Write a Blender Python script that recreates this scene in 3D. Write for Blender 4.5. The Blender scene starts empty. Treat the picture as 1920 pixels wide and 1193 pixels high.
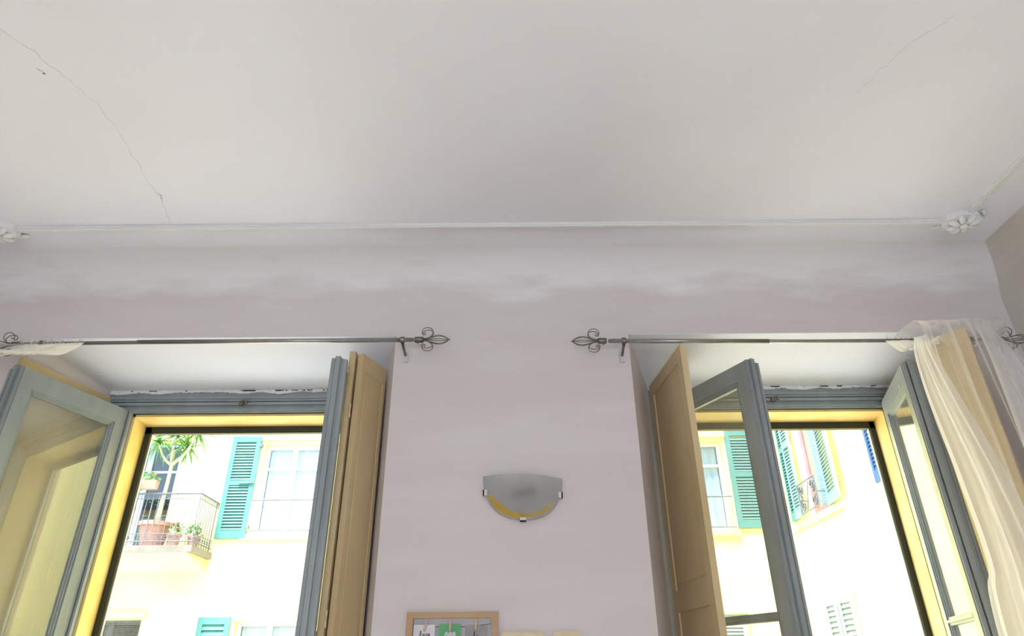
import bpy, bmesh, math, random
from mathutils import Vector, Matrix
random.seed(7)
S = bpy.context.scene
COL = S.collection

# ------------------------------------------------------------------ camera
cam_d = bpy.data.cameras.new('camera'); cam = bpy.data.objects.new('camera', cam_d); COL.objects.link(cam)
TH = math.radians(28.3); RO = math.radians(-0.45); c_, s_ = math.cos(TH), math.sin(TH)
Fv = Vector((0, c_, s_)); R0 = Vector((1, 0, 0)); U0 = Vector((0, -s_, c_))
Rv = math.cos(RO) * R0 + math.sin(RO) * U0; Uv = -math.sin(RO) * R0 + math.cos(RO) * U0
CZ = 1.55
cam.matrix_world = Matrix(((Rv.x, Uv.x, -Fv.x, 0), (Rv.y, Uv.y, -Fv.y, 0), (Rv.z, Uv.z, -Fv.z, CZ), (0, 0, 0, 1)))
cam_d.sensor_width = 36; cam_d.lens = 1250 / 1920 * 36; cam_d.clip_start = 0.05; cam_d.clip_end = 500
S.camera = cam
# ------------------------------------------------------------------ sky, sun, light
w = bpy.data.worlds.new('sky'); S.world = w; w.use_nodes = True
wn = w.node_tree.nodes; wl = w.node_tree.links
bg = wn['Background']
bg.inputs['Color'].default_value = (0.62, 0.80, 1.0, 1)
bg.inputs['Strength'].default_value = 5.0
sd = bpy.data.lights.new('sun', 'SUN'); sun = bpy.data.objects.new('sun', sd); COL.objects.link(sun)
sd.energy = 19.0; sd.angle = math.radians(14); sd.color = (1.0, 0.965, 0.93)
sun.rotation_euler = Vector((0.22, 1.0, -2.5)).to_track_quat('-Z', 'Y').to_euler(); sun.location = (0, -10, 20)
ad = bpy.data.lights.new('rear_fill', 'AREA'); al = bpy.data.objects.new('rear_fill', ad); COL.objects.link(al)  # added fill lamp behind the camera, brightens the room from the back
ad.shape = 'RECTANGLE'; ad.size = 2.2; ad.size_y = 1.7; ad.energy = 57; ad.color = (1.0, 0.93, 0.90)
al.location = (-0.1, -3.42, 1.55); al.rotation_euler = (math.radians(44), 0, 0)
vs = S.view_settings; vs.view_transform = 'Standard'; vs.look = 'None'; vs.gamma = 1; vs.use_curve_mapping = False
vs.exposure = 0.0

# ------------------------------------------------------------------ materials
def mat(name, col, rough=0.6, metal=0.0, col2=None, scale=6, stretch=(1, 1, 1), bump=0.0, bscale=60, detail=6,
        lo=0.35, hi=0.65, spec=0.5, chips=None):
    m = bpy.data.materials.new(name); m.use_nodes = True; nt = m.node_tree; n = nt.nodes; L = nt.links
    p = n['Principled BSDF']; p.inputs['Base Color'].default_value = (*col, 1)
    p.inputs['Roughness'].default_value = rough; p.inputs['Metallic'].default_value = metal
    p.inputs['Specular IOR Level'].default_value = spec
    tc = n.new('ShaderNodeTexCoord'); mp = n.new('ShaderNodeMapping'); mp.inputs['Scale'].default_value = stretch
    L.new(tc.outputs['Object'], mp.inputs['Vector'])
    last = None
    if col2:
        no = n.new('ShaderNodeTexNoise'); no.inputs['Scale'].default_value = scale; no.inputs['Detail'].default_value = detail
        L.new(mp.outputs[0], no.inputs['Vector'])
        r = n.new('ShaderNodeValToRGB'); r.color_ramp.elements[0].position = lo; r.color_ramp.elements[1].position = hi
        r.color_ramp.elements[0].color = (*col, 1); r.color_ramp.elements[1].color = (*col2, 1)
        L.new(no.outputs['Fac'], r.inputs[0]); last = r.outputs[0]
    if chips:
        no = n.new('ShaderNodeTexNoise'); no.inputs['Scale'].default_value = chips[1]; no.inputs['Detail'].default_value = 8
        L.new(mp.outputs[0], no.inputs['Vector'])
        r = n.new('ShaderNodeValToRGB'); r.color_ramp.elements[0].position = chips[2]; r.color_ramp.elements[1].position = chips[2] + 0.02
        L.new(no.outputs['Fac'], r.inputs[0])
        mx = n.new('ShaderNodeMix'); mx.data_type = 'RGBA'
        L.new(r.outputs[0], mx.inputs[0])
        if last: L.new(last, mx.inputs[6])
        else: mx.inputs[6].default_value = (*col, 1)
        mx.inputs[7].default_value = (*chips[0], 1); last = mx.outputs[2]
    if last: L.new(last, p.inputs['Base Color'])
    if bump:
        nb = n.new('ShaderNodeTexNoise'); nb.inputs['Scale'].default_value = bscale; nb.inputs['Detail'].default_value = 5
        L.new(mp.outputs[0], nb.inputs['Vector'])
        b = n.new('ShaderNodeBump'); b.inputs['Strength'].default_value = bump; b.inputs['Distance'].default_value = 0.01
        L.new(nb.outputs['Fac'], b.inputs['Height']); L.new(b.outputs[0], p.inputs['Normal'])
    return m

M = {}
M['ceiling'] = mat('ceiling_plaster', (0.86, 0.83, 0.87), 0.9, col2=(0.89, 0.865, 0.91), scale=1.5, bump=0.06, bscale=30, spec=0.2)
M['wall'] = mat('wall_plaster', (0.69, 0.625, 0.61), 0.9, col2=(0.73, 0.67, 0.66), scale=2.2, stretch=(0.45, 1, 2.2), bump=0.10, bscale=25, spec=0.2, lo=.42, hi=.6)
def cove_paint(m):
    nt = m.node_tree; n = nt.nodes; L = nt.links; p = n['Principled BSDF']; src = p.inputs['Base Color'].links[0].from_socket
    tc = n.new('ShaderNodeNewGeometry'); sx = n.new('ShaderNodeSeparateXYZ'); L.new(tc.outputs['Position'], sx.inputs[0])
    mp = n.new('ShaderNodeMapping'); mp.inputs['Scale'].default_value = (1.1, 3, 5); L.new(tc.outputs['Position'], mp.inputs[0])
    no = n.new('ShaderNodeTexNoise'); no.inputs['Scale'].default_value = 2.0; no.inputs['Detail'].default_value = 5; L.new(mp.outputs[0], no.inputs[0])
    a = n.new('ShaderNodeMath'); a.operation = 'MULTIPLY_ADD'; a.inputs[1].default_value = .40; L.new(no.outputs['Fac'], a.inputs[0]); L.new(sx.outputs['Z'], a.inputs[2])
    r = n.new('ShaderNodeMapRange'); r.inputs[1].default_value = 3.42; r.inputs[2].default_value = 3.53; L.new(a.outputs[0], r.inputs[0])
    mx = n.new('ShaderNodeMix'); mx.data_type = 'RGBA'; L.new(r.outputs[0], mx.inputs[0]); L.new(src, mx.inputs[6]); mx.inputs[7].default_value = (.85, .82, .835, 1); L.new(mx.outputs[2], p.inputs['Base Color'])
cove_paint(M['wall'])
M['side'] = mat('side_wall_plaster', (0.66, 0.61, 0.55), 0.9, col2=(0.70, 0.66, 0.61), scale=2, bump=0.1, bscale=25, spec=0.2)
M['white'] = mat('white_plaster', (0.84, 0.83, 0.82), 0.85, bump=0.3, bscale=80, spec=0.2)
M['soffit'] = mat('soffit_plaster', (0.83, 0.835, 0.92), 0.9, col2=(0.80, 0.805, 0.88), scale=3, bump=0.1, bscale=25, spec=.2)
M['grey'] = mat('grey_paint', (0.27, 0.30, 0.305), 0.42, col2=(0.33, 0.36, 0.37), scale=9, stretch=(1, 1, .3), bump=0.25, bscale=45, chips=((0.62, 0.60, 0.52), 14, 0.70))
M['cream'] = mat('cream_paint', (0.60, 0.445, 0.235), 0.5, col2=(0.68, 0.52, 0.30), scale=4, stretch=(1, 1, .35), bump=0.12, bscale=30)
M['yellow'] = mat('yellow_reveal', (0.80, 0.56, 0.18), 0.7, col2=(0.86, 0.66, 0.28), scale=6, bump=0.2, bscale=40)
M['green'] = mat('dark_green_paint', (0.018, 0.022, 0.015), 0.5)
M['iron'] = mat('pewter_metal', (0.16, 0.145, 0.125), 0.38, 0.85, col2=(0.24, 0.22, 0.19), scale=30)
M['rod'] = mat('rod_metal', (0.30, 0.285, 0.275), 0.35, 0.8, col2=(0.36, .34, .33), scale=20)
M['chrome'] = mat('chrome', (0.55, 0.53, 0.48), 0.18, 1.0)
M['dark'] = mat('dark_gap', (0.02, 0.018, 0.015), 0.9)
M['crack'] = mat('crack_grey', (0.68, 0.65, 0.65), 0.9)  # greyer tone of the ceiling cracks and nicks
M['wood'] = mat('pale_oak', (0.42, 0.25, 0.13), 0.55, col2=(0.50, 0.32, 0.175), scale=10, stretch=(.3, 1, 1), bump=0.1)
M['peg'] = mat('peg_wood', (0.55, 0.38, 0.26), 0.6, col2=(.6, .44, .3), scale=40)
M['paper'] = mat('white_card', (0.74, 0.70, 0.72), 0.8, col2=(0.70, 0.665, 0.69), scale=40)
M['gpaper'] = mat('green_card', (0.12, 0.40, 0.16), 0.8, col2=(.14, .43, .18), scale=30)
M['kpaper'] = mat('grey_card', (0.30, 0.29, 0.28), 0.8, col2=(.33, .32, .31), scale=30)
M['ink'] = mat('ink', (0.05, 0.04, 0.06), 0.7)
M['board'] = mat('backing_board', (0.55, 0.53, 0.54), 0.8, col2=(.58, .56, .57), scale=10)
M['plaque'] = mat('cream_plaque', (0.68, 0.54, 0.33), 0.7, col2=(.74, .62, .42), scale=30)
M['facade'] = mat('facade_stucco', (0.84, 0.745, 0.32), 0.9, col2=(0.87, 0.785, 0.38), scale=1.2, bump=0.2, bscale=14, spec=.2)
M['band'] = mat('facade_band', (0.88, 0.66, 0.28), 0.9, col2=(.9, .7, .34), scale=2, spec=.2)
M['stone'] = mat('grey_stone', (0.15, 0.135, 0.115), 0.9, col2=(0.2, .18, .155), scale=5, bump=0.3, bscale=20)
M['shutter'] = mat('turquoise_paint', (0.06, 0.20, 0.19), 0.6, col2=(0.075, 0.23, 0.215), scale=4)
M['shutter_b'] = mat('flare_paled_turquoise', (0.18, 0.33, 0.35), 0.6, col2=(.21, .36, .38), scale=4)  # same turquoise lightened, lens flare over the wing put into the colour
M['shutter_w'] = mat('whitish_paint', (0.26, 0.32, 0.31), 0.6, col2=(.3, .36, .35), scale=4)
M['blue'] = mat('blue_paint', (0.02, 0.09, 0.24), 0.6, col2=(.03, .11, .28), scale=4)
M['pink'] = mat('dusty_pink_paint', (0.45, 0.17, 0.20), 0.7, col2=(.5, .2, .23), scale=4)
M['bluegrey'] = mat('blue_grey_frame', (0.24, 0.31, 0.42), 0.5, col2=(.28, .35, .46), scale=4)
M['offwhite'] = mat('offwhite_frame', (0.75, 0.75, 0.76), 0.6, col2=(.8, .8, .8), scale=4)
M['room'] = mat('dim_interior', (0.035, 0.045, 0.06), 0.9, col2=(.07, .075, .08), scale=1.4)
M['roomtan'] = mat('tan_interior', (0.16, 0.12, 0.05), 0.9, col2=(.2, .15, .07), scale=2)
M['net'] = mat('net_curtain', (0.74, 0.78, 0.86), 0.9, col2=(.8, .84, .9), scale=3, stretch=(6, 1, .4))
M['bars'] = mat('balcony_iron', (0.10, 0.11, 0.13), 0.5, col2=(.14, .15, .17), scale=8)
M['terracotta'] = mat('terracotta', (0.42, 0.21, 0.16), 0.8, col2=(.48, .26, .2), scale=8, bump=.2)
M['soil'] = mat('soil', (0.05, 0.035, 0.02), 0.95, col2=(.08, .05, .03), scale=30)
M['leaf'] = mat('yucca_green', (0.09, 0.26, 0.05), 0.5, col2=(.16, .36, .08), scale=5)
M['bush'] = mat('bush_green', (0.13, 0.28, 0.07), 0.6, col2=(.2, .38, .12), scale=9)
M['bark'] = mat('pale_bark', (0.48, 0.40, 0.33), 0.85, col2=(.58, .51, .44), scale=12, bump=.4)
M['red'] = mat('geranium_red', (0.55, 0.04, 0.03), 0.6, col2=(.65, .08, .06), scale=9)
M['mesh'] = mat('window_mesh', (0.12, 0.11, 0.10), 0.7, col2=(.16, .15, .14), scale=20)
M['street'] = mat('paving', (0.46, 0.47, 0.50), 0.9, col2=(.52, .53, .56), scale=1.5, bump=.2, bscale=6)
M['floor'] = mat('pale_marble_floor', (0.74, 0.70, 0.66), 0.4, col2=(.80, .77, .74), scale=3)
M['bulb'] = mat('bulb_socket', (0.16, 0.14, 0.15), 0.5, col2=(.2, .18, .18), scale=20)
M['lampplate'] = mat('lamp_plate', (0.55, 0.54, 0.54), 0.5, col2=(.6, .59, .58), scale=10)
M['plastic'] = mat('clear_grey_plastic', (0.60, 0.57, 0.55), 0.4, col2=(.64, .61, .59), scale=20)

def thin_glass(name, tint, rough=0.0, ior=1.5, haze=0.0):
    m = bpy.data.materials.new(name); m.use_nodes = True; nt = m.node_tree; n = nt.nodes; L = nt.links
    n.remove(n['Principled BSDF']); out = n['Material Output']
    t = n.new('ShaderNodeBsdfTransparent'); t.inputs[0].default_value = (*tint, 1)
    g = n.new('ShaderNodeBsdfGlossy'); g.inputs['Roughness'].default_value = rough
    lw = n.new('ShaderNodeLayerWeight'); lw.inputs[0].default_value = 0.5
    pw = n.new('ShaderNodeMath'); pw.operation = 'POWER'; pw.inputs[1].default_value = 2.4; L.new(lw.outputs['Facing'], pw.inputs[0])
    fr = n.new('ShaderNodeMapRange'); fr.inputs[3].default_value = ((ior - 1) / (ior + 1)) ** 2; fr.inputs[4].default_value = 0.85; L.new(pw.outputs[0], fr.inputs[0])
    mx = n.new('ShaderNodeMixShader'); L.new(fr.outputs[0], mx.inputs[0]); L.new(t.outputs[0], mx.inputs[1]); L.new(g.outputs[0], mx.inputs[2])
    last = mx.outputs[0]
    if haze:                                       # dust film on the glass
        d = n.new('ShaderNodeBsdfDiffuse'); d.inputs[0].default_value = (.8, .82, .82, 1)
        m2 = n.new('ShaderNodeMixShader'); m2.inputs[0].default_value = haze
        L.new(last, m2.inputs[1]); L.new(d.outputs[0], m2.inputs[2]); last = m2.outputs[0]
    L.new(last, out.inputs[0]); return m
M['glass'] = thin_glass('old_window_glass', (0.95, 0.97, 0.96), 0.0, 1.8, 0.08)
M['farglass'] = thin_glass('far_window_glass', (0.85, 0.9, 0.93), 0.02, 1.5)

def sheer(name, col, alpha):
    m = bpy.data.materials.new(name); m.use_nodes = True; nt = m.node_tree; n = nt.nodes; L = nt.links
    n.remove(n['Principled BSDF']); out = n['Material Output']
    t = n.new('ShaderNodeBsdfTransparent'); t.inputs[0].default_value = (1, 1, 1, 1)
    d = n.new('ShaderNodeBsdfDiffuse'); d.inputs[0].default_value = (*col, 1)
    tr = n.new('ShaderNodeBsdfTranslucent'); tr.inputs[0].default_value = (*col, 1)
    a = n.new('ShaderNodeMixShader'); a.inputs[0].default_value = 0.45; L.new(d.outputs[0], a.inputs[1]); L.new(tr.outputs[0], a.inputs[2])
    lw = n.new('ShaderNodeLayerWeight'); lw.inputs[0].default_value = 0.5      # threads close up where the cloth turns edge-on
    mr = n.new('ShaderNodeMapRange'); mr.inputs[3].default_value = alpha; mr.inputs[4].default_value = min(1, alpha + 0.6)
    L.new(lw.outputs['Facing'], mr.inputs[0])
    mx = n.new('ShaderNodeMixShader'); L.new(mr.outputs[0], mx.inputs[0]); L.new(t.outputs[0], mx.inputs[1]); L.new(a.outputs[0], mx.inputs[2])
    L.new(mx.outputs[0], out.inputs[0]); return m
M['sheer'] = sheer('sheer_voile', (0.92, 0.89, 0.87), 0.10)
M['sheer2'] = sheer('folded_voile', (0.92, 0.90, 0.89), 0.55)
M['frost'] = sheer('frosted_glass', (0.64, 0.635, 0.61), 0.44)
M['frosty'] = sheer('yellow_stained_glass', (0.85, 0.58, 0.10), 0.5)

# ------------------------------------------------------------------ mesh helpers (all coordinates are world coordinates)
ORG = {}
def obj(name, bm, m, parent=None, loc=None, smooth=False, kind=None, label=None, cat=None, group=None, mats=None, bevel=0):
    if bevel:
        bmesh.ops.bevel(bm, geom=[e for e in bm.edges if len(e.link_faces) == 2 and e.calc_face_angle(0) > 0.6],
                        offset=bevel, segments=1, affect='EDGES', clamp_overlap=True)
    o_ = Vector(ORG[parent]) if parent else Vector(loc if loc else (0, 0, 0))
    if parent is None and loc is None:
        cs = [v.co for v in bm.verts]
        if cs:
            o_ = Vector(((min(c.x for c in cs) + max(c.x for c in cs)) / 2, (min(c.y for c in cs) + max(c.y for c in cs)) / 2, min(c.z for c in cs)))
    bmesh.ops.translate(bm, vec=-o_, verts=bm.verts)
    bmesh.ops.recalc_face_normals(bm, faces=bm.faces)
    me = bpy.data.meshes.new(name); bm.to_mesh(me); bm.free()
    for mm in (mats or [m]): me.materials.append(mm)
    if smooth:
        for p in me.polygons: p.use_smooth = True
    o = bpy.data.objects.new(name, me); COL.objects.link(o)
    if parent: o.parent = parent
    else: o.location = o_
    ORG[o] = o_
    props(o, label, cat, group, kind); return o
def props(o, label=None, cat=None, group=None, kind=None):
    if label: o['label'] = label
    if cat: o['category'] = cat
    if group: o['group'] = group
    if kind: o['kind'] = kind
def thing(name, loc, label=None, cat=None, group=None, kind=None):
    o = bpy.data.objects.new(name, None); COL.objects.link(o); o.location = loc; o.empty_display_size = 0.1
    ORG[o] = Vector(loc); props(o, label, cat, group, kind); return o
def B(): return bmesh.new()
def obox(b, O, u, n, u0, u1, n0, n1, z0, z1, mi=0):
    vs = []
    for z in (z0, z1):
        for (a, c) in ((u0, n0), (u1, n0), (u1, n1), (u0, n1)):
            vs.append(b.verts.new((O[0] + u[0] * a + n[0] * c, O[1] + u[1] * a + n[1] * c, z)))
    for f in ((0, 1, 2, 3), (4, 5, 6, 7), (0, 1, 5, 4), (1, 2, 6, 5), (2, 3, 7, 6), (3, 0, 4, 7)):
        fc = b.faces.new([vs[i] for i in f]); fc.material_index = mi
def box(b, x0, x1, y0, y1, z0, z1, mi=0): obox(b, (0, 0), (1, 0), (0, 1), x0, x1, y0, y1, z0, z1, mi)
def prism(b, poly, z0, z1):
    lo = [b.verts.new((x, y, z0)) for x, y in poly]; hi = [b.verts.new((x, y, z1)) for x, y in poly]; n = len(poly)
    b.faces.new(lo); b.faces.new(hi)
    for i in range(n): b.faces.new((lo[i], lo[(i + 1) % n], hi[(i + 1) % n], hi[i]))
def prismx(b, poly, x0, x1):
    lo = [b.verts.new((x0, y, z)) for y, z in poly]; hi = [b.verts.new((x1, y, z)) for y, z in poly]; n = len(poly)
    b.faces.new(lo); b.faces.new(hi)
    for i in range(n): b.faces.new((lo[i], lo[(i + 1) % n], hi[(i + 1) % n], hi[i]))
def prismy(b, poly, y0, y1):
    lo = [b.verts.new((x, y0, z)) for x, z in poly]; hi = [b.verts.new((x, y1, z)) for x, z in poly]; n = len(poly)
    b.faces.new(lo); b.faces.new(hi)
    for i in range(n): b.faces.new((lo[i], lo[(i + 1) % n], hi[(i + 1) % n], hi[i]))
def tube(b, pts, r, seg=8, r2=None):
    pts = [Vector(p) for p in pts]; n = len(pts); rings = []
    up = Vector((0.13, 0.31, 0.94)).normalized()
    for i, p in enumerate(pts):
        t = (pts[min(i + 1, n - 1)] - pts[max(i - 1, 0)]).normalized()
        a = t.cross(up)
        if a.length < 1e-3: a = t.cross(Vector((1, 0, 0)))
        a.normalize(); c = t.cross(a).normalized(); up = c.cross(t) if False else up
        rr = r if r2 is None else r + (r2 - r) * i / (n - 1)
        if isinstance(r, (list, tuple)): rr = r[i]
        rings.append([b.verts.new(p + (a * math.cos(2 * math.pi * k / seg) + c * math.sin(2 * math.pi * k / seg)) * rr) for k in range(seg)])
    for i in range(n - 1):
        for k in range(seg):
            b.faces.new((rings[i][k], rings[i][(k + 1) % seg], rings[i + 1][(k + 1) % seg], rings[i + 1][k]))
    b.faces.new(rings[0]); b.faces.new(rings[-1])
def lathe(b, cx, cy, prof, seg=16):
    rings = [[b.verts.new((cx + r * math.cos(2 * math.pi * k / seg), cy + r * math.sin(2 * math.pi * k / seg), z)) for k in range(seg)] for r, z in prof]
    for i in range(len(rings) - 1):
        for k in range(seg): b.faces.new((rings[i][k], rings[i][(k + 1) % seg], rings[i + 1][(k + 1) % seg], rings[i + 1][k]))
    b.faces.new(rings[0]); b.faces.new(rings[-1])
def blob(b, c, rx, ry, rz, sub=1, rot=None):
    m = Matrix.Translation(c) @ (rot if rot else Matrix.Identity(4)) @ Matrix.Diagonal((rx, ry, rz, 1))
    bmesh.ops.create_icosphere(b, subdivisions=sub, radius=1, matrix=m)
def lerp(a, b, t): return tuple(x + (y - x) * t for x, y in zip(a, b))
def smoothpts(ps, n):
    ps = [Vector(p) for p in ps]; P = [ps[0] * 2 - ps[1]] + ps + [ps[-1] * 2 - ps[-2]]; out = []
    for i in range(1, len(P) - 2):
        for k in range(n):
            t = k / n; p0, p1, p2, p3 = P[i - 1], P[i], P[i + 1], P[i + 2]
            out.append(0.5 * ((2 * p1) + (p2 - p0) * t + (2 * p0 - 5 * p1 + 4 * p2 - p3) * t * t + (3 * p1 - p0 - 3 * p2 + p3) * t ** 3))
    out.append(ps[-1]); return out

# ================================================================== THE ROOM
D = 2.90; FY = 3.38; XL = -2.73; XR = 2.45; H = 3.40
bm = B()
prism(bm, [(-.565, D), (.565, D), (.735, FY), (.735, 3.44), (.78, 3.44), (.78, 3.62), (-.78, 3.62), (-.78, 3.44), (-.735, 3.44), (-.735, FY)], 0, 3.02)
prism(bm, [(-2.33, D), (-2.185, FY), (-2.185, 3.44), (-2.06, 3.44), (-2.06, 3.62), (XL - .2, 3.62), (XL - .2, D)], 0, 3.02)
prism(bm, [(2.28, D), (2.14, FY), (2.14, 3.44), (2.06, 3.44), (2.06, 3.62), (XR + .2, 3.62), (XR + .2, D)], 0, 3.02)
cove = [(D - .22 + .22 * math.sin(a), 3.18 + .22 * math.cos(a)) for a in [math.radians(90 - 5 * i) for i in range(19)]]
prismx(bm, [(D, 3.02)] + cove + [(D - .22, 3.42), (3.62, 3.42), (3.62, 2.80), (3.44, 2.80), (3.44, 2.935), (FY, 2.935)], XL - .2, XR + .2)
for x0, x1 in ((-2.33, -.565), (.565, 2.28)): box(bm, x0 - .02, x1 + .02, D + .30, 3.62, 0, .32)
obj('wall_front', bm, M['wall'], kind='structure')
# white skim on the sloping soffits of both window recesses
for i, (x0, x1, xb0, xb1) in enumerate(((-2.33, -.565, -2.185, -.735), (.565, 2.28, .735, 2.14))):
    bm = B()
    lo = [bm.verts.new(p) for p in ((x0, D + .002, 3.016), (x1, D + .002, 3.016), (xb1, FY, 2.931), (xb0, FY, 2.931))]
    hi = [bm.verts.new(v.co + Vector((0, 0, .006))) for v in lo]
    bm.faces.new(lo); bm.faces.new(hi)
    for k in range(4): bm.faces.new((lo[k], lo[(k + 1) % 4], hi[(k + 1) % 4], hi[k]))
    obj('trim_%d' % (i + 1), bm, M['soffit'], kind='structure', label='white plastered soffit of the %s window recess' % ('left', 'right')[i])
bm = B(); box(bm, XL - .2, XR + .2, -3.7, 3.62, H, H + .25); obj('ceiling', bm, M['ceiling'], kind='structure'); ceiling = bpy.data.objects['ceiling']
bm = B(); box(bm, XL - .2, XR + .2, -3.7, 3.62, -.2, 0); obj('floor', bm, M['floor'], kind='structure')
for nm, xi, xo, sg in (('wall_left', XL, XL - .2, 1), ('wall_right', XR, XR + .2, -1)):
    bm = B(); cv = [(xi + sg * (.15 - .15 * math.sin(a)), 3.25 + .15 * math.cos(a)) for a in [math.radians(90 - 9 * i) for i in range(11)]]
    prismy(bm, [(xi, 0)] + cv + [(xi + sg * .15, 3.42), (xo, 3.42), (xo, 0)], -3.5, 2.95)
    obj(nm, bm, M['side'], kind='structure')
bm = B()
box(bm, XL - .2, -1.4, -3.7, -3.5, 0, H); box(bm, 1.2, XR + .2, -3.7, -3.5, 0, H)
box(bm, -1.4, 1.2, -3.7, -3.5, 0, .6); box(bm, -1.4, 1.2, -3.7, -3.5, 2.5, H)
obj('wall_back', bm, M['wall'], kind='structure')
f = thing('window_3', (-.1, -3.6, .6), kind='structure')  # invented window out of view, gives the rear fill lamp an opening
bm = B()
for x in (-1.4, -.13, 1.14): box(bm, x, x + .06, -3.62, -3.56, .6, 2.5)
for z in (.6, 2.44): box(bm, -1.4, 1.2, -3.62, -3.56, z, z + .06)
obj('window_frame', bm, M['grey'], f)

# ceiling mouldings, three reeded runs
def run(name, horizontal, fixed, a0, a1):
    bm = B()
    prof = ((0, .034, .010), (.004, .014, .019), (.020, .030, .015), (.040, .046, .006))
    for p0, p1, h in prof:
        if horizontal: box(bm, a0, a1, fixed + p0 - .02, fixed + p1 - .02, H - h, H + .01)
        else: box(bm, fixed + p0 - .02, fixed + p1 - .02, a0, a1, H - h, H + .01)
    obj(name, bm, M['white'], kind='structure', bevel=.002)
run('trim_3', True, 2.525, -2.30, 2.02); run('trim_4', False, 2.085, -3.3, 2.47); run('trim_5', False, -2.37, -3.3, 2.47)
# crumbling plaster patch line on the ceiling
def crack(pts, wdt, label, parent=None, z=H):
    bm = B(); ps = []
    for i in range(len(pts) - 1):
        for k in range(9):
            p = lerp(pts[i], pts[i + 1], k / 9); ps.append((p[0] + random.uniform(-.008, .008), p[1] + random.uniform(-.006, .006)))
    ps.append(pts[-1])
    for i in range(len(ps) - 1):
        a, b2 = Vector(ps[i]), Vector(ps[i + 1]); t = (b2 - a).normalized(); nn = Vector((-t.y, t.x)) * wdt * random.uniform(.5, 1.3)
        q = [a - nn, b2 - nn, b2 + nn, a + nn]
        prism(bm, [(v.x, v.y) for v in q], z - .0006, z + .002)
    obj('crack', bm, M['crack'], ceiling, label=label)
crack([(-1.70, 1.32), (-1.60, 1.52), (-1.542, 1.653), (-1.50, 1.80), (-1.514, 2.063), (-1.53, 2.3), (-1.564, 2.50)], .0012, 'thin crack running down the ceiling at left')
crack([(-1.62, 1.60), (-1.61, 1.63)], .002, 'small nick in the ceiling paint')
crack([(-1.52, 2.27), (-1.525, 2.31)], .002, 'small nick in the ceiling paint')
crack([(1.25, 1.75), (1.32, 1.55), (1.42, 1.42)], .0007, 'faint hairline crack at right')

# corner ornaments of the moulding
def rosette(cx, cy, label, sg):
    t = thing('corner_rosette', (cx, cy, H), label, 'ornament', 'plaster corner rosettes')
    bm = B(); prism(bm, [(cx + .092 * math.cos(a), cy + .072 * math.sin(a)) for a in [math.radians(22.5 + 45 * k) for k in range(8)]], H - .030, H)
    obj('base_plate', bm, M['white'], t, bevel=.006)
    for k in range(8):
        a = math.radians(45 * k + 12); bm = B()
        blob(bm, (cx + .043 * math.cos(a), cy + .040 * math.sin(a), H - .036), .028, .014, .016, 2, Matrix.Rotation(a, 4, 'Z'))
        blob(bm, (cx + .064 * math.cos(a), cy + .058 * math.sin(a), H - .033), .014, .012, .013, 1)
        obj('petal', bm, M['white'], t, smooth=True)
    bm = B(); blob(bm, (cx, cy, H - .044), .018, .018, .016, 2); obj('centre_boss', bm, M['white'], t, smooth=True)
    for (dx, dy, a) in ((sg * .085, .035, .4 * sg), (-sg * .080, .050, -.3 * sg), (sg * .070, -.055, .9)):
        bm = B(); blob(bm, (cx + dx, cy + dy, H - .010), .026, .009, .010, 2, Matrix.Rotation(a, 4, 'Z')); obj('leaf_scroll', bm, M['white'], t, smooth=True)
rosette(2.075, 2.50, 'white plaster rosette at the right corner of the ceiling moulding', 1)
rosette(-2.37, 2.515, 'white plaster rosette at the left corner of the ceiling moulding, cut by the frame', -1)

# ================================================================== WINDOWS
def dirs(Hn, Fn):
    u = Vector((Fn[0] - Hn[0], Fn[1] - Hn[1])); L = u.length; u.normalize(); return u, L

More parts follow.
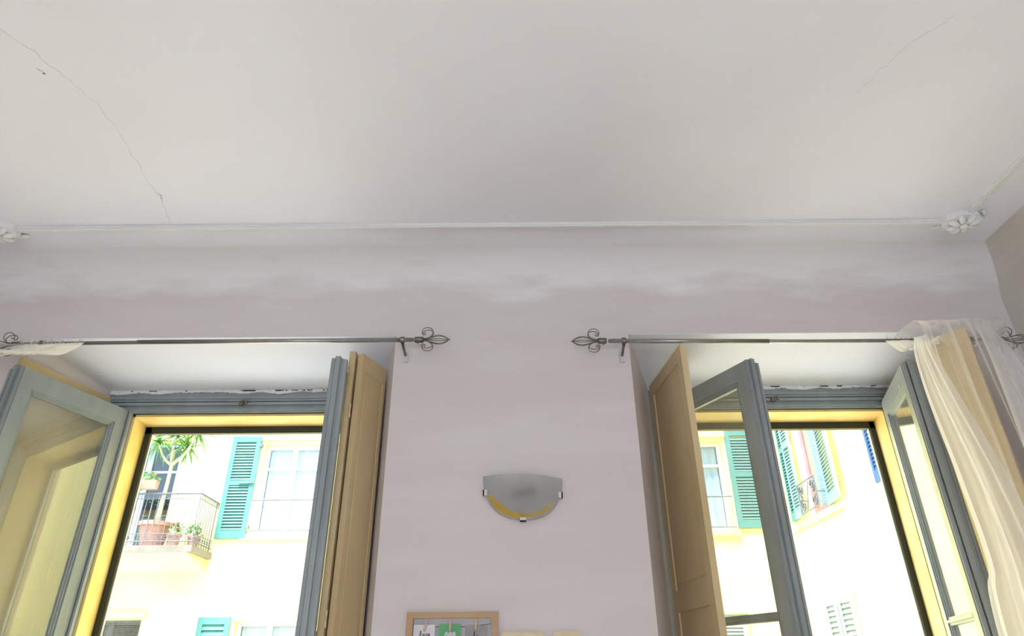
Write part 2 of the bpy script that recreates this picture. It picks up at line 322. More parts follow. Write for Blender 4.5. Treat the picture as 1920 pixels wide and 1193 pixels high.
def casement(parent, Hn, Fn, side, z0, z1, muntins, label):
    """grey glazed leaf from hinge Hn to free end Fn; side=+1 puts its thickness to the left of hinge->free"""
    u, L = dirs(Hn, Fn); n = Vector((-u.y, u.x)) * side; T = .042; bm = B()
    st = .062; rl = .085
    obox(bm, Hn, u, n, 0, st, 0, T, z0, z1); obox(bm, Hn, u, n, L - st, L, 0, T, z0, z1)
    obox(bm, Hn, u, n, st, L - st, 0, T, z1 - rl, z1); obox(bm, Hn, u, n, st, L - st, 0, T, z0, z0 + .12)
    c = obj('casement', bm, M['grey'], parent, label=label, bevel=.003)
    bm = B()                                   # stepped bead round the glass, both faces
    for a, d0, d1 in ((0, .006, T - .006), (.009, .012, T - .012)):
        s0, s1 = st + a, st + a + .010
        obox(bm, Hn, u, n, s0, s1, d0, d1, z0 + .12, z1 - rl - a); obox(bm, Hn, u, n, L - s1, L - s0, d0, d1, z0 + .12, z1 - rl - a)
        obox(bm, Hn, u, n, s0, L - s0, d0, d1, z1 - rl - a - .010, z1 - rl - a)
    obj('glazing_bead', bm, M['grey'], c)
    bm = B()                                   # astragal steps on the meeting stile
    obox(bm, Hn, u, n, L - .004, L + .012, .004, .020, z0 + .01, z1 + .004)
    obox(bm, Hn, u, n, L - .004, L + .022, .024, T + .004, z0 + .01, z1 + .010)
    obox(bm, Hn, u, n, L - .030, L + .010, T, T + .020, z0 + .01, z1 + .002)
    obox(bm, Hn, u, n, L - .012, L + .016, T + .020, T + .034, z0 + .01, z1 - .004)
    obj('meeting_stile', bm, M['grey'], c, bevel=.003)
    for z in muntins:
        bm = B(); obox(bm, Hn, u, n, st, L - st, .006, T - .006, z - .017, z + .017); obox(bm, Hn, u, n, st, L - st, -.001, T + .001, z - .006, z + .006)
        obj('glazing_bar', bm, M['grey'], c)
    zz = [z0 + .12] + sorted(muntins) + [z1 - rl]
    for i in range(len(zz) - 1):
        bm = B(); obox(bm, Hn, u, n, st, L - st, T / 2 - .0015, T / 2 + .0015, zz[i] + (.017 if i else 0), zz[i + 1] - (.017 if i < len(zz) - 2 else 0))
        obj('glass_pane', bm, M['glass'], c)
    bm = B()
    for z in (z1 - .35, z0 + .5):
        p = Vector(Hn) + n * (T / 2) - u * .008; tube(bm, [(p.x, p.y, z), (p.x, p.y, z + .07)], .007)
    obj('hinge_pin', bm, M['grey'], c, smooth=False)
    return c

def shutter(parent, Hn, Fn, side, z0, z1, label, T=.028, st=.06, rails=(.07, .09), mid=1.84, hinge=False, panel_in=.007):
    u, L = dirs(Hn, Fn); n = Vector((-u.y, u.x)) * side; bm = B()
    obox(bm, Hn, u, n, 0, st, 0, T, z0, z1); obox(bm, Hn, u, n, L - st, L, 0, T, z0, z1)
    for a, b2 in ((z1 - rails[0], z1), (mid - rails[1] / 2, mid + rails[1] / 2), (z0, z0 + .1)): obox(bm, Hn, u, n, st, L - st, 0, T, a, b2)
    o = obj('inner_shutter', bm, M['cream'], parent, label=label, bevel=.004)
    for a, b2 in ((z0 + .1, mid - rails[1] / 2), (mid + rails[1] / 2, z1 - rails[0])):
        bm = B(); obox(bm, Hn, u, n, st - .002, L - st + .002, panel_in, T - panel_in, a - .002, b2 + .002)
        obox(bm, Hn, u, n, st + .022, L - st - .022, panel_in - .004, T - panel_in + .004, a + .024, b2 - .024)
        obj('shutter_panel', bm, M['cream'], o, bevel=.002)
    if hinge:
        p = Vector(Fn) + n * (T + .002) + u * .003
        for z in (z1 - .30, 1.75):
            bm = B(); tube(bm, [(p.x, p.y, z - .030), (p.x, p.y, z - .011), (p.x, p.y, z - .009), (p.x, p.y, z + .012), (p.x, p.y, z + .014), (p.x, p.y, z + .034)], [.006, .006, .0045, .0045, .006, .006])
            obj('hinge', bm, M['cream'], o)
    return o

def window(idx, xo0, xo1, xi0, xi1, ox0, ox1, latch_x, where):
    W = thing('window_%d' % idx, ((xo0 + xo1) / 2, FY, .32), kind='structure', label='grey framed window at %s, both leaves swung open into the room' % where)
    bm = B()
    box(bm, xo0, xi0, FY, 3.44, .32, 2.935); box(bm, xi1, xo1, FY, 3.44, .32, 2.935)
    box(bm, xi0, xi1, FY, 3.44, 2.812, 2.935); box(bm, xi0, xi1, FY, 3.44, .32, .38)
    obj('window_frame', bm, M['grey'], W)
    bm = B()
    box(bm, xo0 + .01, xo1 - .01, FY - .012, FY, 2.868, 2.896); box(bm, xo0 + .02, xo1 - .02, FY - .020, FY, 2.880, 2.890)
    box(bm, xo0 + .03, xo1 - .03, FY - .016, FY, 2.846, 2.860)
    box(bm, xi0 - .01, xi1 + .01, FY - .010, FY, 2.812, 2.824); box(bm, xi0 - .016, xi1 + .016, FY - .004, FY, 2.806, 2.812)
    for x, sg in ((xi0, -1), (xi1, 1)): box(bm, min(x, x + sg * .012), max(x, x + sg * .012), FY - .010, FY, .36, 2.81)
    obj('frame_moulding', bm, M['grey'], W, bevel=.0025)
    bm = B(); t = .012                       # yellow painted lining of the outer reveal
    zt = 2.806
    for (a, b2, sg) in ((xi0, ox0, 1), (xi1, ox1, -1)):
        prism(bm, [(a, 3.40), (b2, 3.61), (b2 + sg * t, 3.61), (a + sg * t, 3.40)], .33, zt)
    prismx(bm, [(3.40, zt), (3.61, zt - .008), (3.61, zt - .008 - t), (3.40, zt - t)], ox0, ox1)
    obj('outer_reveal', bm, M['yellow'], W, label='yellow painted outer reveal')
    bm = B(); g = .042
    a, b2 = ox0 + .008, ox1 - .008
    box(bm, a, a + g, 3.55, 3.58, .34, 2.79); box(bm, b2 - g, b2, 3.55, 3.58, .34, 2.79)
    box(bm, a, b2, 3.55, 3.58, 2.75, 2.79); box(bm, a, b2, 3.55, 3.58, .34, .38)
    so = obj('screen_frame', bm, M['green'], W, label='dark green outer frame', bevel=.003)
    bm = B()
    for x in (a + g + .004, b2 - g - .007): box(bm, x, x + .003, 3.56, 3.57, .38, 2.75)
    obj('edge_strip', bm, M['offwhite'], so)
    bm = B(); z = 2.852                      # bolt keeper on the head
    box(bm, latch_x - .020, latch_x + .004, FY - .034, FY - .012, z - .012, z + .010)
    box(bm, latch_x + .008, latch_x + .022, FY - .030, FY - .014, z - .004, z + .014)
    tube(bm, [(latch_x - .01, FY - .034, z), (latch_x - .002, FY - .044, z + .006), (latch_x + .016, FY - .030, z + .010)], .003)
    obj('bolt_keeper', bm, M['iron'], W)
    bm = B()                                 # ragged plaster line above the frame
    N = 90
    for k in range(N):
        x0 = xo0 + (xo1 - xo0) * k / N; x1 = xo0 + (xo1 - xo0) * (k + 1) / N + .001
        dd = .006 + .014 * abs(math.sin(k * .23 + idx) * math.sin(k * .071 + 1)) + random.uniform(0, .004)
        box(bm, x0, x1, FY - .006 - random.uniform(0, .006), FY + .002, 2.932 - dd, 2.936)
    obj('ragged_plaster', bm, M['white'], W, label='ragged white plaster along the top of the frame')
    bm = B()
    for k in range(16):
        x0 = xo0 + (xo1 - xo0) * random.uniform(.05, .97)
        box(bm, x0, x0 + random.uniform(.006, .05), FY - .0135, FY - .006, 2.927, 2.929 + random.uniform(.0005, .002))
    obj('plaster_gap', bm, M['dark'], W)
    return W

W1 = window(1, -2.185, -.735, -2.04, -.78, -2.058, -.77, -1.445, 'left')
W2 = window(2, .735, 2.14, .80, 2.00, .775, 2.03, 1.404, 'right')
casement(W1, (-2.055, 3.37), (-2.240, 2.80), -1, .36, 2.82, [1.70, 1.05], 'grey glazed leaf at the far left, open in front of its cream shutter')
casement(W1, (-.836, 3.37), (-.832, 2.790), 1, .36, 2.84, [1.70, 1.05], 'grey glazed leaf seen edge-on left of the folded cream shutters')
casement(W2, (.815, 3.37), (1.078, 2.836), 1, .36, 2.84, [1.755, 1.05], 'grey glazed leaf standing half open behind the cream shutter')
casement(W2, (1.975, 3.37), (1.820, 2.865), 1, .36, 2.83, [1.755, 1.05], 'grey glazed leaf at right, open against the sheer curtain')
# cream inner shutters
shutter(W1, (-2.166, 3.37), (-2.295, 2.835), -1, .36, 2.89, 'cream shutter leaf behind the far left glazed leaf', T=.022, panel_in=.004)
sh = shutter(W1, (-.745, 3.33), (-.763, 2.835), 1, .36, 2.905, 'wide cream shutter leaf seen edge-on beside the grey leaf', hinge=True)
shutter(W1, (-.700, 2.840), (-.624, 3.030), 1, .36, 2.895, 'narrow cream shutter leaf folded back towards the wall', st=.02, rails=(.085, .02), mid=.8, panel_in=.004)
shutter(W2, (.726, 3.30), (.776, 2.785), 1, .36, 2.905, 'brownish cream panelled shutter leaf beside the grey leaf')
shutter(W2, (2.055, 3.33), (1.925, 2.820), 1, .36, 2.890, 'wide cream shutter leaf behind the right glazed leaf')
shutter(W2, (1.872, 2.790), (2.012, 2.636), 1, .36, 2.905, 'cream shutter leaf showing through the sheer curtain', st=.02, rails=(.07, .02), mid=.8, panel_in=.004)

# ================================================================== CURTAIN RODS
def finial(parent, x, y, z, sg, tilt=0.0):
    """sg = direction (+1 right) the spear points to"""
    def P3(a, r, ang):   # a along rod outwards, r radial, ang around the rod
        v = Vector((a * math.cos(tilt) - 0, 0, 0)); 
        yy = r * math.sin(ang); zz = r * math.cos(ang)
        return (x + sg * a, y + yy, z + zz)
    bm = B(); tube(bm, [P3(-.004, 0, 0), P3(0, 0, 0), P3(.034, 0, 0), P3(.038, 0, 0)], [.012, .0145, .0145, .011], 14)
    f = obj('finial', bm, M['iron'], parent, smooth=True)
    bm = B(); tube(bm, [P3(.012, .013, math.pi), P3(.012, .021, math.pi)], .003); obj('grub_screw', bm, M['iron'], f)
    for k in range(6):
        ang = math.radians(60 * k + 15); bm = B()
        pr = [(.034, .006), (.055, .007), (.072, .012), (.090, .0195), (.110, .0225), (.130, .0185), (.148, .009), (.158, .001)]
        tube(bm, smoothpts([P3(a, r, ang) for a, r in pr], 4), .0019, 6); obj('cage_wire', bm, M['iron'], f, smooth=True)
    for ang in (-.28, .22, math.pi - .25, math.pi + .3):
        s = 1.0 if abs(ang) < 1 else .92
        pr = [(.034, .006), (.055, .0085), (.070, .016), (.080, .028), (.081, .042), (.073, .053), (.058, .058), (.043, .055), (.034, .047), (.030, .037), (.033, .030), (.041, .030), (.047, .035)]
        bm = B(); tube(bm, smoothpts([P3(a, r * s, ang) for a, r in pr], 4), .0021, 6); obj('scroll', bm, M['iron'], f, smooth=True)
    bm = B(); tube(bm, [P3(.150, 0, 0), P3(.156, 0, 0), P3(.164, 0, 0)], [.003, .004, .0006]); obj('spear_tip', bm, M['iron'], f)
    return f
def bracket(parent, x, y, z, zw, label=None):
    bm = B()
    r = .0155
    pts = [(x, y + r * math.sin(a), z + r * math.cos(a)) for a in [math.radians(30 * k) for k in range(13)]]
    for k in range(12):
        pass
    tube(bm, [(x - .009, y, z), (x + .009, y, z)], r, 14)
    tube(bm, [(x, y + .006, z - .012), (x + .001, y + .035, z - .022), (x + .002, D - .012, zw + .012)], [.0075, .006, .0065], 8)
    tube(bm, [(x + .001, y + .035, z - .034), (x + .001, y + .035, z - .016)], .004)
    br = obj('bracket', bm, M['iron'], parent)
    bm = B(); box(bm, x - .010, x + .013, D - .012, D, zw - .022, zw + .026); obj('wall_plug_plate', bm, M['plastic'], br, bevel=.003)
def rod(pts, rr, label, ends, brs, thick):
    t = thing('curtain_rod', pts[0], label, 'curtain rod', 'spear-ended curtain rods')
    bm = B(); tube(bm, pts, rr, 12); obj('rod_tube', bm, M['rod'], t, smooth=True)
    bm = B(); tube(bm, thick, rr + .0018, 12); obj('outer_tube', bm, M['rod'], t, smooth=True)
    for e in ends: finial(t, *e)
    for b2 in brs: bracket(t, *b2)
    return t
rod([(-2.31, 2.80, 2.940), (-1.4, 2.79, 2.940), (-.46, 2.79, 2.9405)], .0088, 'grey metal curtain rod with scrolled spear ends over the left window',
    [(-.452, 2.79, 2.9405, 1), (-2.305, 2.80, 2.936, -1)], [(-.512, 2.79, 2.9405, 2.895), (-2.20, 2.80, 2.940, 2.965)], [(-1.75, 2.79, 2.940), (-.47, 2.79, 2.9405)])
rod([(.45, 2.80, 2.9315), (1.4, 2.80, 2.922), (2.26, 2.80, 2.922)], .0088, 'grey metal curtain rod with scrolled spear ends over the right window',
    [(.438, 2.80, 2.932, -1), (2.260, 2.80, 2.924, 1)], [(.522, 2.80, 2.932, 2.885), (2.15, 2.80, 2.922, 2.885)], [(.46, 2.80, 2.9315), (1.20, 2.80, 2.924)])

# ================================================================== SHEER CURTAINS
def cloth(name, parent, rows, nu, nv, folds, amp, m, phase=0.0, axis=(0, 1, 0), smallf=2.3):
    """rows: list of (left point, right point, fold amplitude factor) from the rod down"""
    bm = B(); L = smoothpts([r[0] for r in rows], nv); R = smoothpts([r[1] for r in rows], nv)
    A = smoothpts([(r[2], 0, 0) for r in rows], nv); g = []; ax = Vector(axis)
    for j in range(len(L)):
        row = []
        for i in range(nu + 1):
            t = i / nu; tt = t + .03 * math.sin(7 * t + phase) + .012 * math.sin(23 * t + 2)
            wv = math.sin(2 * math.pi * folds * tt + phase + .3 * math.sin(j * .05)) + .35 * math.sin(2 * math.pi * folds * smallf * tt + 1.3 + .02 * j)
            row.append(bm.verts.new(L[j].lerp(R[j], t) + ax * (wv * amp * A[j].x)))
        g.append(row)
    for j in range(len(g) - 1):
        for i in range(nu): bm.faces.new((g[j][i], g[j][i + 1], g[j + 1][i + 1], g[j + 1][i]))
    return obj(name, bm, m, parent, smooth=True)
def ruffle(t, x0, x1, yy, zt):
    bm = B(); N = 90; lo = []; hi = []
    for k in range(N + 1):
        x = x0 + (x1 - x0) * k / N
        lo.append(bm.verts.new((x, yy + .004 * math.sin(k * 1.9), zt - .010))); hi.append(bm.verts.new((x + .005 * math.sin(k * .8), yy + .009 * math.sin(k * 1.1), zt + .004 + .006 * math.sin(k * .47) + .005 * math.sin(k * 1.7))))
    for k in range(N): bm.faces.new((lo[k], lo[k + 1], hi[k + 1], hi[k]))
    obj('ruffle', bm, M['sheer2'], t, smooth=True)
CR = thing('sheer_curtain', (1.95, 2.80, 2.92), 'sheer white curtain draped over the cream shutter at right', 'curtain', 'sheer curtains bunched at the outer rod ends')
cloth('gathered_top', CR, [((1.735, 2.80, 2.930), (2.02, 2.80, 2.930), .2), ((1.742, 2.785, 2.905), (2.0, 2.77, 2.905), .7), ((1.768, 2.75, 2.845), (1.95, 2.71, 2.87), 1), ((1.780, 2.69, 2.835), (1.90, 2.65, 2.87), .8), ((1.775, 2.62, 2.80), (1.86, 2.61, 2.84), .5)], 120, 8, 5, .008, M['sheer2'], axis=(0, -.5, -1))
cloth('veil', CR, [((1.78, 2.79, 2.935), (2.27, 2.79, 2.935), .15), ((1.79, 2.70, 2.945), (2.25, 2.70, 2.93), .2), ((1.79, 2.60, 2.90), (2.14, 2.59, 2.92), .4), ((1.78, 2.585, 2.62), (2.16, 2.58, 2.66), .8), ((1.80, 2.58, 2.25), (2.18, 2.58, 2.25), 1.0), ((1.76, 2.57, 1.65), (2.22, 2.57, 1.65), 1.1), ((1.7, 2.57, .1), (2.24, 2.57, .1), 1.3)], 150, 9, 4, .014, M['sheer'], .7, (.25, -1, 0))
cloth('near_fold', CR, [((1.765, 2.63, 2.85), (1.83, 2.63, 2.87), .3), ((1.705, 2.575, 2.74), (1.79, 2.575, 2.76), .4), ((1.690, 2.565, 2.53), (1.83, 2.565, 2.53), .7), ((1.700, 2.56, 2.22), (1.895, 2.56, 2.22), 1), ((1.70, 2.555, 1.90), (1.93, 2.555, 1.90), 1.2), ((1.655, 2.55, 1.62), (1.95, 2.55, 1.62), 1.3), ((1.62, 2.55, .1), (1.97, 2.55, .1), 1.5)], 120, 9, 3, .013, M['sheer2'], .2, (.3, -1, 0))
cloth('outer_fold', CR, [((2.03, 2.60, 2.915), (2.10, 2.62, 2.92), .3), ((2.02, 2.575, 2.70), (2.16, 2.58, 2.72), .6), ((2.01, 2.57, 2.30), (2.20, 2.57, 2.30), .9), ((1.99, 2.56, 1.70), (2.22, 2.56, 1.70), 1.1), ((1.98, 2.56, .1), (2.24, 2.56, .1), 1.3)], 90, 9, 2.5, .012, M['sheer2'], 1.1, (.2, -1, 0))
cloth('rod_end_gather', CR, [((2.09, 2.80, 2.935), (2.27, 2.80, 2.935), .2), ((2.09, 2.785, 2.90), (2.26, 2.785, 2.90), .8), ((2.11, 2.76, 2.872), (2.25, 2.76, 2.872), .9), ((2.13, 2.73, 2.87), (2.24, 2.73, 2.87), .5)], 80, 6, 5, .006, M['sheer'], .4, (0, -.5, -1))
ruffle(CR, 1.74, 2.0, 2.80, 2.935)
CL = thing('sheer_curtain', (-2.2, 2.80, 2.92), 'sheer white curtain bunched at the left end of the left rod', 'curtain', 'sheer curtains bunched at the outer rod ends')
cloth('gathered_top', CL, [((-2.31, 2.80, 2.945), (-1.995, 2.79, 2.945), .2), ((-2.32, 2.775, 2.90), (-2.01, 2.775, 2.912), .6), ((-2.30, 2.75, 2.868), (-2.055, 2.745, 2.862), 1), ((-2.33, 2.70, 2.86), (-2.12, 2.70, 2.85), .8), ((-2.40, 2.66, 2.84), (-2.25, 2.66, 2.83), .5)], 140, 8, 6, .008, M['sheer2'], 0, (0, -.5, -1))
cloth('drape', CL, [((-2.42, 2.79, 2.935), (-2.10, 2.79, 2.935), .2), ((-2.45, 2.74, 2.90), (-2.14, 2.74, 2.88), .4), ((-2.50, 2.70, 2.80), (-2.32, 2.68, 2.80), .6), ((-2.56, 2.68, 2.60), (-2.38, 2.66, 2.60), 1.0), ((-2.62, 2.66, 2.2), (-2.42, 2.64, 2.2), 1.2), ((-2.64, 2.66, .1), (-2.36, 2.62, .1), 1.4)], 150, 9, 4, .02, M['sheer'], .7, (.25, -1, 0))
ruffle(CL, -2.30, -2.0, 2.79, 2.945)

# ================================================================== WALL LAMP
lx, lz, rx, rz = .040, 2.285, .172, .180
lamp = thing('wall_lamp', (lx, D, 2.2), 'half-moon frosted glass wall lamp with yellow edge and three metal clips', 'wall lamp')
bm = B(); NR, NA = 48, 90; top = 2.312
grid = []
def bowl(r, a):
    x = lx + rx * r * math.copysign(abs(math.cos(a)) ** .82, math.cos(a)); z = top - .0 - rz * r * abs(math.sin(a)) ** .9; x, z = x, z - .035 * (x - lx)
    z = z + .0
    y = D - .018 - .065 * (1 - min(1, r) ** 2 * .98)
    return (x, y, z)
def bowlband(r, a):
    d = math.degrees(a)
    return (.80 + .0022 * abs(d - 125) < r < .96 and 92 < d < 152) or (.88 < r < .93 and 40 < d < 95)
cen = []
for i in range(NR + 1):
    r = i / NR; cen.append([bm.verts.new(bowl(max(r, .001), math.pi * j / NA)) for j in range(NA + 1)])
for i in range(NR):
    for j in range(NA):
        fc = bm.faces.new((cen[i][j], cen[i][j + 1], cen[i + 1][j + 1], cen[i + 1][j]))
        if bowlband((i + .5) / NR, math.pi * (j + .5) / NA): fc.material_index = 1
bmesh.ops.remove_doubles(bm, verts=bm.verts, dist=.0003)
shade = obj('glass_shade', bm, None, lamp, smooth=True, mats=[M['frost'], M['frosty']])
md = shade.modifiers.new('thickness', 'SOLIDIFY'); md.thickness = .003
bm = B(); prismy(bm, [(lx - .115, 2.30), (lx + .115, 2.30), (lx + .10, 2.22), (lx + .05, 2.165), (lx - .05, 2.165), (lx - .10, 2.22)], D - .010, D)
obj('back_plate', bm, M['lampplate'], lamp, bevel=.004)
bm = B(); tube(bm, [(lx + .015, D - .010, 2.255), (lx + .015, D - .035, 2.255)], .013, 12); tube(bm, [(lx - .045, D - .045, 2.235), (lx + .0, D - .045, 2.243), (lx + .055, D - .045, 2.258)], [.018, .020, .020], 14)
tube(bm, [(lx + .0, D - .030, 2.25), (lx + .0, D - .045, 2.25)], .012)
obj('bulb_socket', bm, M['bulb'], lamp, smooth=True)
for a in (math.radians(21), math.radians(90), math.radians(159)):
    p = bowl(1, a); bm = B(); h = .011
    if abs(a - math.pi / 2) < .1: box(bm, p[0] - .013, p[0] + .013, p[1] - .012, D, p[2] - .008, p[2] - .003); box(bm, p[0] - .013, p[0] + .013, p[1] - .012, p[1] - .006, p[2] - .008, p[2] + .010)
    else:
        sx = 1 if math.cos(a) > 0 else -1
        x0, x1 = sorted((p[0] + sx * .003, p[0] + sx * .008)); box(bm, x0, x1, p[1] - .012, D, p[2] - .013, p[2] + .013)
        x0, x1 = sorted((p[0] - sx * .010, p[0] + sx * .008)); box(bm, x0, x1, p[1] - .012, p[1] - .006, p[2] - .013, p[2] + .013)
    obj('clip', bm, M['chrome'], lamp, bevel=.0015)

# ================================================================== CARD FRAME
fr = thing('card_display_frame', (-.245, D, 1.42), 'pale wooden frame with a string for pegged cards, below the wall lamp', 'frame')
x0, x1, z0, z1 = -.426, -.064, 1.43, 1.778
for nm, a in (('top', (x0, x1, z1 - .022, z1)), ('bottom', (x0, x1, z0, z0 + .022)), ('left', (x0, x0 + .026, z0 + .022, z1 - .022)), ('right', (x1 - .026, x1, z0 + .022, z1 - .022))):
    bm = B(); box(bm, a[0], a[1], D - .024, D, a[2], a[3]); obj('frame_bar', bm, M['wood'], fr, bevel=.003)
bm = B(); box(bm, x0 + .02, x1 - .02, D - .004, D - .001, z0 + .02, z1 - .02); obj('backing', bm, M['board'], fr)
strp = [(-.402, D - .014, 1.732), (-.34, D - .014, 1.7275), (-.26, D - .014, 1.7245), (-.18, D - .014, 1.7255), (-.13, D - .014, 1.730), (-.088, D - .014, 1.736)]
bm = B(); tube(bm, smoothpts(strp, 5), .0014, 6); obj('string', bm, M['bars'], fr)
def card(xa, xb, zt, m, label, ink, strokes, im):
    t = thing('greeting_card', ((xa + xb) / 2, D - .016, zt - .12), label, 'card', 'cards pegged in the frame')
    b = B(); box(b, xa, xb, D - .018, D - .0165, zt - .12, zt); obj('card_sheet', b, m, t)
    b = B()
    for s in strokes: tube(b, smoothpts([(xa + p[0] * (xb - xa), D - .0184, zt - p[1]) for p in s], 4), ink, 5)
    obj('handwriting', b, im, t)
w1 = [[(.28, .045), (.36, .030), (.33, .022), (.30, .045)], [(.42, .032), (.46, .045), (.50, .032), (.53, .045)], [(.57, .045), (.60, .032), (.65, .045)], [(.68, .032), (.70, .045), (.74, .031), (.77, .045)]]
w2 = [[(.28, .040), (.35, .028), (.42, .040), (.36, .048), (.28, .040)], [(.46, .045), (.52, .028), (.58, .045)], [(.62, .028), (.66, .045), (.72, .028), (.76, .045)]]
w3 = [[(.38, .042), (.44, .020), (.42, .045)], [(.50, .045), (.55, .034), (.60, .045)]]
card(-.396, -.312, 1.733, M['paper'], 'white handwritten card pegged at the left of the wooden frame', .0012, w1, M['ink'])
card(-.296, -.211, 1.734, M['gpaper'], 'green card with white brush lettering in the middle of the frame', .0035, w2, M['paper'])
card(-.193, -.108, 1.729, M['kpaper'], 'grey card pegged at the right of the wooden frame', .0012, w3, M['ink'])
def peg(x, z, rot, label):
    t = thing('clothes_peg', (x, D - .02, z), label, 'clothes peg', 'mini pegs on the string')
    c, s = math.cos(rot), math.sin(rot)
    for k in (0, 1):
        b = B(); dz = .0
        y0 = D - .0235 + k * .0050 - .001
        pts = [(-.0035, -.020), (.0035, -.020), (.0045, .004), (.0030, .020), (-.0030, .020), (-.0045, .004)]
        prismy(b, [(x + px * c + pz * s, z - px * s + pz * c) for px, pz in pts], y0 - .004, y0 - .0005)
        obj('peg_half', b, M['peg'], t)
    b = B(); tube(b, [(x - .005, D - .024, z + .002), (x + .005, D - .024, z + .002)], .0022, 8); obj('spring', b, M['chrome'], t)
peg(-.349, 1.729, .30, 'small wooden peg tilted on the white card')
peg(-.252, 1.731, -.02, 'small wooden peg on the green card')
peg(-.152, 1.734, .04, 'small wooden peg on the grey card')
# two cream plaques right of the frame, only their tops in view
b = B(); pts = [(-.056, 1.60)]
for k in range(25):
    t = k / 24; pts.append((-.056 + .172 * t, 1.701 + .0035 * abs(math.sin(3 * math.pi * t)) - (.012 if k in (0, 24) else 0)))
pts.append((.116, 1.60)); prismy(b, pts, D - .02, D); obj('wall_plaque', b, M['plaque'], label='cream wall plaque with a scalloped top beside the card frame', cat='wall decor', bevel=.002)
b = B(); pts = [(.150, 1.60)]
for k in range(13):
    a = math.pi - math.pi * k / 12; pts.append((.2055 + .0555 * math.copysign(abs(math.cos(a)) ** .5, math.cos(a)), 1.690 + .0165 * math.sin(a) ** .6))
pts.append((.261, 1.60)); prismy(b, pts, D - .02, D); obj('wall_plaque', b, M['plaque'], label='small cream wall plaque with a rounded top, right of the scalloped one', cat='wall decor', bevel=.002)

# ================================================================== OUTSIDE: the street and the house opposite
b = B(); box(b, -40, 40, 3.62, 45, -5.3, -5.0); obj('street_paving', b, M['street'], kind='structure')
b = B(); 
box(b, -14, XL - .2, 3.3, 3.62, -5, 4.4); box(b, XR + .2, 14, 3.3, 3.62, -5, 4.4); box(b, XL - .2, XR + .2, 3.3, 3.62, -5, -.2); box(b, XL - .2, XR + .2, 3.3, 3.62, H + .25, 4.4)
obj('wall_outer', b, M['facade'], kind='structure')

FA = 14.0; FBX = 5.6
house = thing('apartment_house', (-2, FA, -5), 'yellow stuccoed apartment house across the street, with balcony and turquoise shutters', 'building')
def wall_holes(b, a0, a1, z0, z1, holes, put):
    xs = sorted({a0, a1} | {h[0] for h in holes} | {h[1] for h in holes}); zs = sorted({z0, z1} | {h[2] for h in holes} | {h[3] for h in holes})
    for i in range(len(xs) - 1):
        zrun = None
        for j in range(len(zs) - 1):
            cx, cz = (xs[i] + xs[i + 1]) / 2, (zs[j] + zs[j + 1]) / 2
            hole = any(h[0] < cx < h[1] and h[2] < cz < h[3] for h in holes)
            if hole:
                if zrun is not None: put(b, xs[i], xs[i + 1], zrun, zs[j]); zrun = None
            elif zrun is None: zrun = zs[j]
        if zrun is not None: put(b, xs[i], xs[i + 1], zrun, z1)
hA = [(-8.55, -7.15, 3.78, 6.10), (-5.36, -4.10, 4.15, 6.02), (3.22, 4.50, 4.15, 6.02), (-8.45, -7.16, .95, 2.57), (-5.36, -4.10, .75, 2.52), (3.22, 4.50, .75, 2.60)]
b = B(); wall_holes(b, -13, FBX, -5, 9.5, hA, lambda b, a, c, z, zz: box(b, a, c, FA, FA + .35, z, zz)); obj('wall', b, M['facade'], house)
hB = [(11.98, 12.80, 4.17, 6.9)]
b = B(); wall_holes(b, 3.9, FA + .35, -5, 9.5, hB, lambda b, a, c, z, zz: box(b, FBX, FBX + .35, a, c, z, zz)); obj('wing_wall', b, M['facade'], house)
for x0_, x1_, z0_, z1_ in [(-8.75, -6.98, 6.12, 6.26), (-5.5, -3.96, 6.10, 6.22), (3.08, 4.64, 6.10, 6.22), (-5.55, -3.95, 4.02, 4.14), (3.05, 4.6, 4.02, 4.14), (-8.5, -7.1, 2.60, 2.70)]:
    b = B(); box(b, x0_, x1_, FA - .05, FA + .002, z0_, z1_); obj('lintel_band', b, M['band'], house)
b = B(); box(b, FBX - .06, FBX + .002, 11.4, 13.6, 4.02, 4.14); obj('window_sill', b, M['band'], house)

def far_window(x0, x1, z0, z1, fm, kind):
    b = B(); y = FA + .16; t = .075
    box(b, x0, x0 + t, y, y + .06, z0, z1); box(b, x1 - t, x1, y, y + .06, z0, z1); xm = (x0 + x1) / 2
    box(b, xm - .06, xm + .06, y - .01, y + .05, z0, z1); box(b, x0 + t, x1 - t, y, y + .06, z1 - t, z1); box(b, x0 + t, x1 - t, y, y + .06, z0, z0 + t)
    wd = obj('window', b, fm, house)
    zb = z0 + (z1 - z0) * .72
    b = B(); box(b, x0 + t, x1 - t, y + .005, y + .05, zb, zb + .05); obj('transom', b, fm, wd)
    for a, c in ((x0 + t, xm - .06), (xm + .06, x1 - t)):
        b = B(); box(b, a, c, y + .028, y + .034, z0 + t, z1 - t); obj('pane', b, M['farglass'], wd)
    if kind == 'net':
        b = B(); n = 40; lo = []; hi = []
        for k in range(n + 1):
            xx = x0 + t + (x1 - x0 - 2 * t) * k / n; yy = y + .10 + .015 * math.sin(k * 1.1); lo.append(b.verts.new((xx, yy, z0 + .05))); hi.append(b.verts.new((xx, yy, z1 - .06)))
        for k in range(n): b.faces.new((lo[k], lo[k + 1], hi[k + 1], hi[k]))
        obj('net_curtain', b, M['net'], wd)
    b = B(); box(b, x0 - .2, x1 + .2, FA + .9, FA + 1.0, z0 - .2, z1 + .2); box(b, x0 - .2, x1 + .2, FA + .35, FA + 1.0, z1 + .02, z1 + .1)
    box(b, x0 - .25, x0 - .2, FA + .35, FA + 1, z0, z1); box(b, x1 + .2, x1 + .25, FA + .35, FA + 1, z0, z1); obj('room_beyond', b, M['room'], wd)
    return wd
wd = far_window(-8.55, -7.15, 3.78, 6.10, M['bluegrey'], 'dark')
